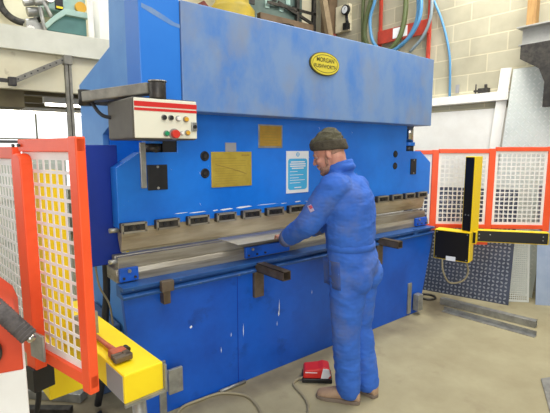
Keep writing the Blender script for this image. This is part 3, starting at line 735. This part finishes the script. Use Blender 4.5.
# ------------------------------------------------------------------ things on the mezzanine
struct(MB().box((5.10,5.02,2.65),(5.28,5.2,4.6)).build('mezzanine_corner_column','brownsteel'))
LT = thing('lathe','pale green lathe with teal chip tray on the mezzanine, behind the white post','lathe',(1.15,5.1,2.65))
MB().prism([(.98,2.80),(1.40,2.80),(1.40,2.98),(1.18,2.98),(1.06,2.90)],'y',4.92,5.25).build('chip_tray','machdark',LT,.006)
MB().prism([(.99,2.84),(1.08,2.935),(1.18,3.02),(1.42,3.02),(1.42,2.965),(1.19,2.965),(1.09,2.885),(1.01,2.80)],'y',4.86,4.92).build('tray_rim','mach',LT,.004)
MB().box((.95,4.95,2.65),(1.42,5.25,2.80)).build('lathe_base','mach',LT,.005)
MB().box((1.02,4.98,3.02),(1.42,5.30,3.5)).build('headstock','mach',LT,.02)
MB().cyl((1.36,4.98,3.085),(1.36,4.93,3.085),.055,n=28).build('yellow_dial','amber',LT,.004)
MB().box((1.12,4.94,3.03),(1.19,4.98,3.16)).build('oil_window','black',LT,.004)
MB().box((1.125,4.935,3.035),(1.185,4.942,3.055)).build('yellow_label','yellowclean',LT)
mb = MB()
for (x,y,z,r,l) in ((.93,4.95,2.95,.045,.14),(.88,4.93,3.02,.03,.1),(.98,4.9,3.04,.035,.12),(.90,4.98,2.85,.04,.1)):
    mb.cyl((x-l/2,y,z),(x+l/2,y,z+.03),r,n=20)
mb.box((.84,4.92,2.65),(.99,5.08,2.86)); mb.cyl((1.0,4.88,2.76),(.96,4.88,3.0),.018); mb.cyl((1.06,4.88,2.92),(1.0,4.88,3.05),.02)
mb.build('carriage','galv',LT,.004)
mb = MB().cyl((.87,4.90,2.76),(.87,4.86,2.76),.05,n=24).cyl((1.05,4.9,3.10),(1.05,4.85,3.10),.05,n=24).cyl((.90,4.9,3.12),(.90,4.84,3.12),.04)
mb.build('hand_wheel','chrome',LT,.004)
o = thing('steel_flange_ring','large dark flange ring with bolt holes hanging on the cream wall','ring',(.89,5.45,3.16))
MB().ring((.90,5.44,3.17),(0,1,0),.205,.036,n=56,m=10,flat=.4).build('ring_body','darksteel',o)
mb = MB()
for i in range(16): mb.cyl((.90+.205*math.cos(i*PI/8),5.425,3.17+.205*math.sin(i*PI/8)),(.90+.205*math.cos(i*PI/8),5.418,3.17+.205*math.sin(i*PI/8)),.010,n=10)
mb.build('bolt_hole','black',o)
struct(MB().box((1.292,4.45,2.65),(1.335,4.49,4.0)).build('mezzanine_handrail_post','white'))
tag(MB().prism([(1.47,2.655),(1.68,2.655),(1.63,3.1),(1.62,3.6),(1.47,3.6)],'y',4.70,4.90).build('white_cabinet','white',bevel=.006),'white cabinet on the mezzanine next to the blue press','cabinet')
tag(MB().cyl((3.27,5.0,2.652),(3.27,5.0,3.42),.30,n=40).cyl((3.27,5.0,3.42),(3.27,5.0,3.52),.30,.22,n=40).cyl((3.27,5.0,3.52),(3.27,5.0,3.9),.22,n=40).build('yellow_drum','drum',bevel=.01),'yellow plastic drum standing behind the top of the press','drum')
tag(MB().box((2.72,4.9,2.652),(2.93,5.1,3.33)).prism([(2.72,3.33),(2.93,3.33),(2.80,3.45)],'y',4.9,5.1).build('red_jerrycan','darkred',bevel=.02),'dark red can left of the yellow drum','can')
o = thing('arched_steel_frame','brown steel plate with a round arch opening, behind the top of the press','steel frame',(4.2,5.0,2.65))
arch = [(3.70,2.655),(3.70,3.485),(4.70,3.485),(4.70,2.655),(4.58,2.655)]
for i in range(13): arch.append((4.21+.37*math.cos(PI*i/12),3.05+.37*math.sin(PI*i/12)))
arch.append((3.84,2.655))
MB().prism(arch,'y',4.95,5.03).build('arched_plate','brownsteel',o,.004)
t = thing('machine_cabinet','grey-green control cabinet behind the arched brown plate','cabinet',(4.1,5.2,2.65))
MB().box((3.56,5.12,2.652),(4.62,5.40,4.2)).build('cabinet_body','cabgreen',t,.01)
for k in range(7): MB().box((3.64+k*.13,5.105,3.62+.12*(k%2)),(3.72+k*.13,5.12,3.74+.12*(k%2))).build('cabinet_switch','mach' if k%3 else 'black',t,.003)
for x,z in ((4.0,3.2),(4.25,3.25),(4.4,3.1)): MB().box((x,5.10,z-.1),(x+.12,5.12,z+.07)).build('cabinet_panel','mach',t,.003)
mb = MB().box((4.45,5.04,2.652),(4.50,5.09,4.4)).box((4.78,5.04,2.652),(4.84,5.09,4.4)).box((3.9,5.04,3.66),(4.84,5.06,3.70)).bar((4.1,5.06,3.72),(4.84,5.06,3.52),.03,.04)
tag(mb.build('steel_rack','darksteel',bevel=.002),'dark steel rack uprights and rails behind the press, right of the arch','rack')
tag(MB().bar((4.62,4.78,4.2),(5.05,4.78,2.68),.07,.10).build('timber_plank','plank'),'slanted timber plank leaning right of the dark rack','plank')
tag(MB().box((4.94,4.85,2.652),(5.09,5.02,3.40)).build('red_brown_box','darkred',bevel=.005),'red-brown box at the wall corner behind the press','box')

# ------------------------------------------------------------------ column and brace below the mezzanine
PC = thing('steel_column','grey perforated steel column with diagonal brace under the mezzanine edge','column',(1.07,4.33,0))
mb = MB().box((1.02,4.30,0),(1.045,4.35,2.40)).box((1.052,4.30,0),(1.075,4.35,2.40)).box((1.02,4.335,0),(1.075,4.352,2.40))
mb.build('column_channel','armgrey',PC,.002)
MB().box((1.012,4.285,2.38),(1.082,4.365,2.46)).build('column_head','armgrey',PC,.004)
MB().bar((1.02,4.32,2.42),(.60,4.32,2.19),.03,.042).build('diagonal_brace','armgrey',PC,.003)
mb = MB()
for k in range(8):
    p_ = V((1.0,4.30,2.41)).lerp(V((.62,4.30,2.20)),k/7.5); mb.cyl(p_,p_+V((0,-.006,0)),.007,n=8)
mb.build('brace_hole','black',PC)
MB().bar((.60,4.32,2.195),(-.4,4.32,2.215),.03,.03).build('tie_rail','darksteel',PC)
MB().obox((.60,4.31,2.19),(.03,0,0),(0,.03,0),(0,0,.035)).build('brace_foot','darksteel',PC,.004)
# pale machinery and clutter beyond the left gate
t = thing('storage_cabinet','pale grey-green cabinet seen through the mesh of the near gate','cabinet',(.55,4.6,0))
MB().box((.2,4.3,0),(.98,4.9,1.55)).build('cabinet_body','palecab',t,.01)
for k in range(4): MB().box((.24,4.28,.1+k*.36),(.94,4.30,.42+k*.36)).build('cabinet_drawer','palecab',t,.006)
t = thing('handrail','thin grey handrail in front of the bright windows','handrail',(1.0,6.5,0))
MB().cyl((-.5,6.5,1.72),(2.3,6.5,1.72),.02).build('rail_tube','greytape',t)
for x in (.2,1.0,1.8): MB().cyl((x,6.5,0),(x,6.5,1.72),.018).build('rail_post','greytape',t)
tag(MB().tube([(1.16,4.0,1.4),(1.17,4.0,1.66),(1.22,4.0,1.71),(1.36,4.0,1.73),(1.40,4.0,1.69),(1.40,4.0,1.4)],.012,10,4).cyl((1.16,4,0),(1.16,4,1.42),.012).cyl((1.40,4,0),(1.40,4,1.42),.012).build('yellow_hoop','yellow'),'thin yellow hoop rail behind the orange gate','rail')

# clutter on the floor below the yellow arm
def plank(label, p, q, w_, h_, m, name='timber_offcut', cat='offcut'):
    return tag(MB().bar(p,q,w_,h_).build(name,m,bevel=.004),label,cat)
plank('brown timber offcut on the floor under the yellow arm',(.44,2.34,.02),(.62,2.16,.02),.09,.04,'timber')
plank('dark steel bar lying left of the brown timber offcut',(.22,3.0,.02),(.56,2.72,.02),.05,.04,'darksteel','steel_bar','bar')
plank('grey steel channel lying beyond the dark bar',(.25,3.25,.03),(.66,2.82,.03),.08,.06,'galv','steel_channel','bar')
tag(MB().tube([(.30,2.05,.8),(.30,2.1,.5),(.27,2.2,.25),(.33,2.35,.05),(.5,2.5,.015),(.7,2.6,.012)],.012,8,5).build('black_cable','rubber'),'black cable drooping from the gate hinge to the floor','cable')

# ------------------------------------------------------------------ floor things on the right
def angle_bar(label, p, q, s, name='steel_angle_bar'):
    p,q = V(p),V(q); d = (q-p).normalized(); sd = d.cross(Zu).normalized()
    mb = MB().obox((p+q)/2+V((0,0,.003)), (q-p)/2, sd*s, V((0,0,.003)))
    mb.obox((p+q)/2-sd*(s-.003)+V((0,0,s*.8)), (q-p)/2, sd*.003, V((0,0,s*.8)))
    return tag(mb.build(name,'galv'),label,'metal bar','steel bars on the floor')
mb = MB(); p,q = V((4.12,2.33,.035)),V((4.23,1.45,.035))
d = (q-p).normalized(); sd = d.cross(Zu).normalized()
for k,(so,zo,w_) in enumerate(((0,-.03,.034),(-.03,0,.004),(.03,0,.004),(0,.026,.034))):
    mb.obox((p+q)/2+sd*so+V((0,0,zo)), (q-p)/2, sd*w_, V((0,0,.004 if k in (0,3) else .03)))
tag(mb.build('steel_box_section','galv',bevel=.002),'longer hollow steel section lying on the floor nearer the tread plate','metal bar','steel bars on the floor')
angle_bar('thin steel angle lying on the floor in front of the hollow section',(3.93,2.20,0),(4.00,1.37,0),.028)
tag(MB().ring((4.16,2.52,.012),(0,0,1),.085,.012,n=36,m=6).build('steel_ring_offcut','darksteel'),'dark steel ring lying on the floor by the right end of the press','ring')
mb = MB()
Pz = [(3.26,1.06),(3.07,.966),(2.88,.872),(2.88,.80),(3.4,.72),(3.5,.95)]
tag(MB().prism(Pz,'z',.0,.012).build('steel_offcut','galv',bevel=.003),'dark edged steel plate on the floor at the lower right corner','steel plate')

# foot pedal
FP = thing('foot_pedal','red foot pedal with black base on the floor beside the tan boot','foot pedal',(2.08,2.03,0))
fx = V((.75,-.66,0)).normalized(); fy = V((-fx.y,fx.x,0))
Mx = Matrix((fx,fy,V((0,0,1)))).transposed().to_4x4(); Mx.translation = V((1.915,2.085,0))
MB(Mx).box((-.005,-.005,0),(.205,.135,.032)).build('pedal_base','black',FP,.006)
MB(Mx).prism([(.0,.03),(.008,.088),(.11,.102),(.14,.112),(.185,.104),(.20,.03)],'y',.0,.13).build('pedal_hood','red',FP,.012,seg=3)
MB(Mx).prism([(.125,.036),(.14,.108),(.182,.102),(.192,.06),(.175,.036)],'y',-.004,.0).build('pedal_cheek','paper',FP)
MB(Mx).box((.015,-.0025,.074),(.10,.001,.079)).build('pedal_mark','paper',FP)
MB().tube([(1.93,2.10,.03),(1.90,2.125,.012),(1.85,2.11,.009),(1.825,2.06,.009),(1.80,1.96,.009),(1.755,1.86,.009),(1.70,1.80,.009),(1.62,1.70,.009),(1.5,1.5,.009)],.009,10,6).build('pedal_cable','cable',FP)
tag(MB().tube([(.9,2.1,.009),(1.03,2.26,.009),(1.12,2.335,.009),(1.235,2.338,.009),(1.39,2.318,.009),(1.50,2.20,.009),(1.50,2.08,.009),(1.47,1.98,.009),(1.40,1.85,.009),(1.2,1.7,.009)],.009,10,6).build('floor_cable','cable'),'grey cable curving across the floor in front of the apron','cable')
tag(MB().cyl((1.39,2.335,.012),(1.60,2.335,.012),.011,n=14).build('conduit_offcut','galv'),'short pale steel tube lying against the foot of the apron','tube')

# the sheet being bent
tag(MB().box((1.53,2.30,1.0),(2.20,2.56,1.0035)).build('sheet_metal','sheet'),'bright steel sheet lying on the die under the worker\'s hand','metal sheet')
# ------------------------------------------------------------------ the worker
PN = thing('person','person in blue overalls and olive beanie bending a sheet at the press','person',(2.06,1.76,0))
def az_(d): return V((math.cos(math.radians(d)),math.sin(math.radians(d)),0))
TF, TL = az_(105), az_(195)                 # torso: facing, left
S1,E1,W1 = V((1.848,1.762,1.395)),V((1.762,1.880,1.175)),V((1.790,2.125,1.035))
S2,E2,W2 = V((2.160,1.848,1.375)),V((2.225,2.060,1.165)),V((2.130,2.225,1.045))
LH,LK,LA = V((1.985,1.748,.86)),V((1.957,1.738,.49)),V((1.994,1.738,.09))
RH,RK,RA = V((2.125,1.785,.86)),V((2.122,1.772,.47)),V((2.165,1.722,.085))
torso = [((2.055,1.765,.80),.15,.12),((2.052,1.765,.87),.185,.152),((2.046,1.768,.95),.185,.150),((2.034,1.782,1.025),.172,.140),((2.032,1.784,1.08),.186,.150),
         ((2.026,1.787,1.18),.196,.152),((2.022,1.790,1.28),.204,.152),((2.012,1.798,1.36),.198,.140),((2.003,1.81,1.415),.165,.112),((1.990,1.820,1.46),.10,.085),((1.983,1.826,1.485),.076,.072)]
# head frame: forward, left, up (looking down at the hands)
P_ = math.radians(23); hf0 = az_(124); HF = hf0*math.cos(P_)-Zu*math.sin(P_); HL = az_(214); HU = HF.cross(HL)
HC = V((1.920,1.872,1.598))
def hp_(f_,l_,u_): return HC+HF*f_+HL*l_+HU*u_
AX = (HF,HL,HU)
mb = MB()
mb.sph(hp_(-.008,0,.035),(.096,.077,.096),24,16,AX)          # skull
mb.sph(hp_(.034,0,-.035),(.058,.060,.066),20,14,AX)           # face
mb.sph(hp_(.042,0,-.075),(.045,.050,.038),18,12,AX)           # jaw
mb.sph(hp_(.074,0,-.098),(.022,.026,.018),14,10,AX)           # chin
mb.sph(hp_(.080,0,.018),(.014,.052,.014),14,10,AX)            # brow
mb.limb([hp_(.090,0,.004),hp_(.108,0,-.028)],[.009,.0125],12)  # nose
for s2 in (-1,1):
    mb.sph(hp_(.100,s2*.011,-.031),(.010,.008,.008),10,8,AX)
    mb.sph(hp_(.066,s2*.042,-.026),(.022,.018,.018),12,8,AX)  # cheekbone
    mb.sph(hp_(-.008,s2*.079,-.012),(.018,.008,.031),14,10,AX) # ear
    mb.sph(hp_(-.004,s2*.084,-.014),(.012,.006,.022),12,8,AX)
mb.sph(hp_(.092,0,-.060),(.010,.022,.006),12,8,AX); mb.sph(hp_(.090,0,-.070),(.010,.020,.006),12,8,AX)  # lips
mb.limb([hp_(-.030,0,-.03),V((1.966,1.838,1.50)),V((1.992,1.812,1.42))],[.062,.060,.075],20)  # neck
mb.loft([(V(c),TL*(a_*.80),TF*(b_*.80)) for c,a_,b_ in torso],28)
def arm_hand(mb, S_, E_, W_, side, aim):
    mb.limb([S_,S_.lerp(E_,.5),E_,E_.lerp(W_,.35),W_],[.055,.048,.040,.041,.029],16)
    d = (V(aim)-W_).normalized(); lat = d.cross(Zu).normalized()*side; n = lat.cross(d)*side   # lat: towards the thumb; n: back of hand
    if n.z < 0: n = -n
    mb.loft([(W_-d*.01,lat*.026,n*.019),(W_+d*.03,lat*.034,n*.016),(W_+d*.065,lat*.040,n*.014),(W_+d*.090,lat*.040,n*.011)],18)
    for k,(o,l) in enumerate(((.030,.070),(.010,.078),(-.011,.072),(-.031,.056))):
        b0 = W_+d*.070+lat*o*.9; b1 = W_+d*.092+lat*o+n*.004
        b2 = b1+d*l*.50+n*.002+lat*o*.08; b3 = b2+d*l*.30-n*.012; b4 = b3+d*l*.22-n*.014
        mb.limb([b0,b1,b2,b3,b4],[.0105,.0102,.0092,.0084,.0074],10)
    t0 = W_+d*.022+lat*.026; t1 = t0+d*.030+lat*.024-n*.014; t2 = t1+d*.030+lat*.008-n*.010; t3 = t2+d*.024-n*.002-lat*.004
    mb.limb([t0,t1,t2,t3],[.014,.0125,.0105,.0085],10)
arm_hand(mb,S1,E1,W1,1,(1.868,2.31,1.028))
arm_hand(mb,S2,E2,W2,-1,(2.105,2.37,1.022))
for A in ((LH,LK,LA),(RH,RK,RA)):
    mb.limb([A[0],A[0].lerp(A[1],.5),A[1],A[1].lerp(A[2],.35),A[2]],[.088,.072,.053,.052,.038],18)
def foot_secs(ank, d, k=1., dz=0.):
    l = V((-d.y,d.x,0)); o = []
    for t,hw_,top in ((-.078,.020,.05),(-.070,.032,.078),(-.03,.037,.098),(.03,.038,.104),(.08,.041,.082),(.125,.047,.064),(.165,.045,.054),(.192,.034,.044),(.204,.016,.03)):
        c = V((ank.x,ank.y,0))+d*(t*k); h = top*k/2
        o.append((c+Zu*(h+.006), l*hw_*k, Zu*h))
    return o
fl, fr = az_(124), az_(92)
mb.loft([(c,a_*.8,b_*.8) for c,a_,b_ in foot_secs(LA,fl,.92)],16); mb.loft([(c,a_*.8,b_*.8) for c,a_,b_ in foot_secs(RA,fr,.92)],16)
body = fuse(mb.build('body','skin',PN),.0048,5)
# eyes, brows and stubble
for s2 in (-1,1):
    e = MB().sph(hp_(.076,s2*.031,.000),.0115,14,10).build('eye','eyewhite',body)
    MB().limb([hp_(.091,s2*.014,.018),hp_(.088,s2*.034,.023),hp_(.076,s2*.052,.018)],[.004,.0045,.003],8).build('eyebrow','hair',PN)
mb = MB()
mb.sph(hp_(.041,0,-.079),(.050,.0535,.042),20,14,AX); mb.sph(hp_(.074,0,-.100),(.0255,.029,.021),14,10,AX)
mb.limb([hp_(.094,.020,-.053),hp_(.098,0,-.050),hp_(.094,-.020,-.053)],[.007,.008,.007],8)
for s2 in (-1,1): mb.limb([hp_(.024,s2*.060,-.058),hp_(.016,s2*.069,-.02)],[.011,.008],8)
bd = fuse(mb.build('beard','beard',PN),.005,3)
mb = MB(); mb.sph(hp_(-.026,0,.0),(.076,.072,.040),24,14,AX)
fuse(mb.build('hair','hair',PN),.006,2)
# knitted beanie with a turned-up band
def ring_secs(spec): return [(hp_(f_,0,u_)+HF*0, HF*a_+HU*tl, HL*b_) for f_,u_,a_,b_,tl in spec]
mb = MB()
mb.loft(ring_secs([(-.012,.030,.099,.084,.032),(-.014,.060,.103,.088,.028),(-.018,.088,.096,.083,.018),(-.024,.112,.078,.068,.006),(-.030,.132,.050,.044,0),(-.033,.144,.018,.018,0)]),36)
hat = fuse(mb.build('beanie','beanie',PN),.006,3)
wrinkle(hat,.010,.045,3,(.7,.7,1.6))
mb = MB()
mb.loft(ring_secs([(-.012,.016,.102,.086,.036),(-.012,.020,.108,.092,.036),(-.014,.042,.111,.094,.034),(-.016,.068,.109,.092,.030),(-.017,.074,.103,.087,.028)]),40)
bn = fuse(mb.build('beanie_band','band',hat),.005,3)
wrinkle(bn,.004,.06,9)
# overalls
mb = MB()
mb.loft([(V(c),TL*a_,TF*b_) for c,a_,b_ in torso],32)
mb.limb([S1+V((.05,.01,.0)),S1,S1.lerp(E1,.5),E1,E1.lerp(W1,.5),W1.lerp(E1,.04)],[.092,.088,.083,.076,.066,.054],20)
mb.limb([S2-V((.05,.01,.0)),S2,S2.lerp(E2,.5),E2,E2.lerp(W2,.5),W2.lerp(E2,.04)],[.085,.080,.078,.072,.064,.054],20)
mb.limb([LH,LH.lerp(LK,.5),LK,LK.lerp(LA,.5),LA+V((.002,0,.0))],[.122,.108,.088,.083,.078],24)
mb.limb([RH,RH.lerp(RK,.5),RK,RK.lerp(RA,.5),RA+V((0,0,.0))],[.122,.108,.088,.082,.076],24)
for h_,s2 in ((LH,1),(RH,-1)):
    mb.sph(h_-TF*.048+V((0,0,-.02)),(.108,.108,.125),20,14)     # seat
cb = V((1.980,1.826,1.496)); tlt = (TF*.985-Zu*.17).normalized()
mb.ring(cb,(TF*.30+Zu*.95).normalized(),.074,.020,40,12)
mb.ring(cb+V((-.004,.006,.028)),(TF*.36+Zu*.93).normalized(),.072,.013,40,12)
ov = fuse(mb.build('overalls','cover',PN),.0065,7)
wrinkle(ov,.0055,.13,5,(1,1,1.5)); wrinkle(ov,.002,.05,11,(1,1,2.2))
MB().loft([((2.036,1.78,1.004),TL*.170,TF*.138),((2.036,1.78,1.008),TL*.180,TF*.148),((2.034,1.782,1.046),TL*.179,TF*.147),((2.034,1.782,1.050),TL*.169,TF*.137)],40).build('waistband','cover',ov)
# trouser hems cut level above the boots
bmx = bmesh.new(); bmx.from_mesh(ov.data)
bmesh.ops.bisect_plane(bmx, geom=bmx.verts[:]+bmx.edges[:]+bmx.faces[:], plane_co=(0,0,.034), plane_no=(0,0,1), clear_inner=True)
bmx.to_mesh(ov.data); bmx.free()
for p in ov.data.polygons: p.use_smooth = True
for s_n,(E_,W_) in enumerate(((E1,W1),(E2,W2))):
    d = (W_-E_).normalized(); mb = MB()
    u_ = d.orthogonal().normalized(); w_ = d.cross(u_)
    mb.loft([(W_-d*.055,u_*.062,w_*.062),(W_-d*.02,u_*.058,w_*.058),(W_+d*.012,u_*.052,w_*.050),(W_+d*.016,u_*.046,w_*.044)],24)
    c_ = mb.build('sleeve_cuff','cuff',ov)
def patch(name, m, centre, dirn, ru, rv, roll=0., lift=.0015, n=6, par=None, tgt=None):
    """a small sewn-on patch that follows the cloth"""
    tgt = tgt or ov; d = V(dirn).normalized(); u_ = d.cross(Zu).normalized(); w_ = u_.cross(d)
    u_,w_ = u_*math.cos(roll)+w_*math.sin(roll), w_*math.cos(roll)-u_*math.sin(roll)
    mb = MB(); vs = []
    dg = bpy.context.evaluated_depsgraph_get()
    from mathutils.bvhtree import BVHTree
    bv = BVHTree.FromPolygons([v.co for v in tgt.data.vertices],[tuple(p.vertices) for p in tgt.data.polygons])
    for i in range(n+1):
        for j in range(n+1):
            p = V(centre)+u_*ru*(2*i/n-1)+w_*rv*(2*j/n-1)-d*.4
            h = bv.ray_cast(p, d)
            vs.append((h[0] if h[0] is not None else p+d*.4)-d*lift)
    mb.add(vs,[(i*(n+1)+j,(i+1)*(n+1)+j,(i+1)*(n+1)+j+1,i*(n+1)+j+1) for i in range(n) for j in range(n)],True)
    return mb.build(name,m,par or ov,solid=.002)
ad = (Fh*1+Rt*.05)
mid = S1.lerp(E1,.62)
patch('sleeve_badge','badgecloth',mid+V((-.02,.045,.02)),ad,.013,.020,.5)
patch('badge_mark','badgered',mid+V((-.02,.045,.028)),ad,.009,.009,.5,.003)
patch('hip_pocket','pocket',V((1.94,1.86,.86)),ad,.045,.085,.05)
# boots
for A,d in ((LA,fl),(RA,fr)):
    mb = MB(); mb.loft(foot_secs(A,d),22); mb.limb([V((A.x,A.y,.07))-d*.01,V((A.x,A.y,.12))-d*.01],[.046,.045],18)
    bt = fuse(mb.build('boot','boot',PN),.005,4)
    l = V((-d.y,d.x,0)); mb = MB(); pts = []
    for t,hw_ in ((-.080,.018),(-.068,.034),(-.03,.040),(.03,.040),(.08,.044),(.125,.050),(.165,.048),(.195,.036),(.209,.016)): pts.append((t,hw_))
    outl = [V((A.x,A.y,0))+d*t+l*h for t,h in pts]+[V((A.x,A.y,0))+d*t-l*h for t,h in reversed(pts)]
    mb.prism([(p.x,p.y) for p in outl],'z',0,.024)
    mb.build('boot_sole','sole',bt,.004)
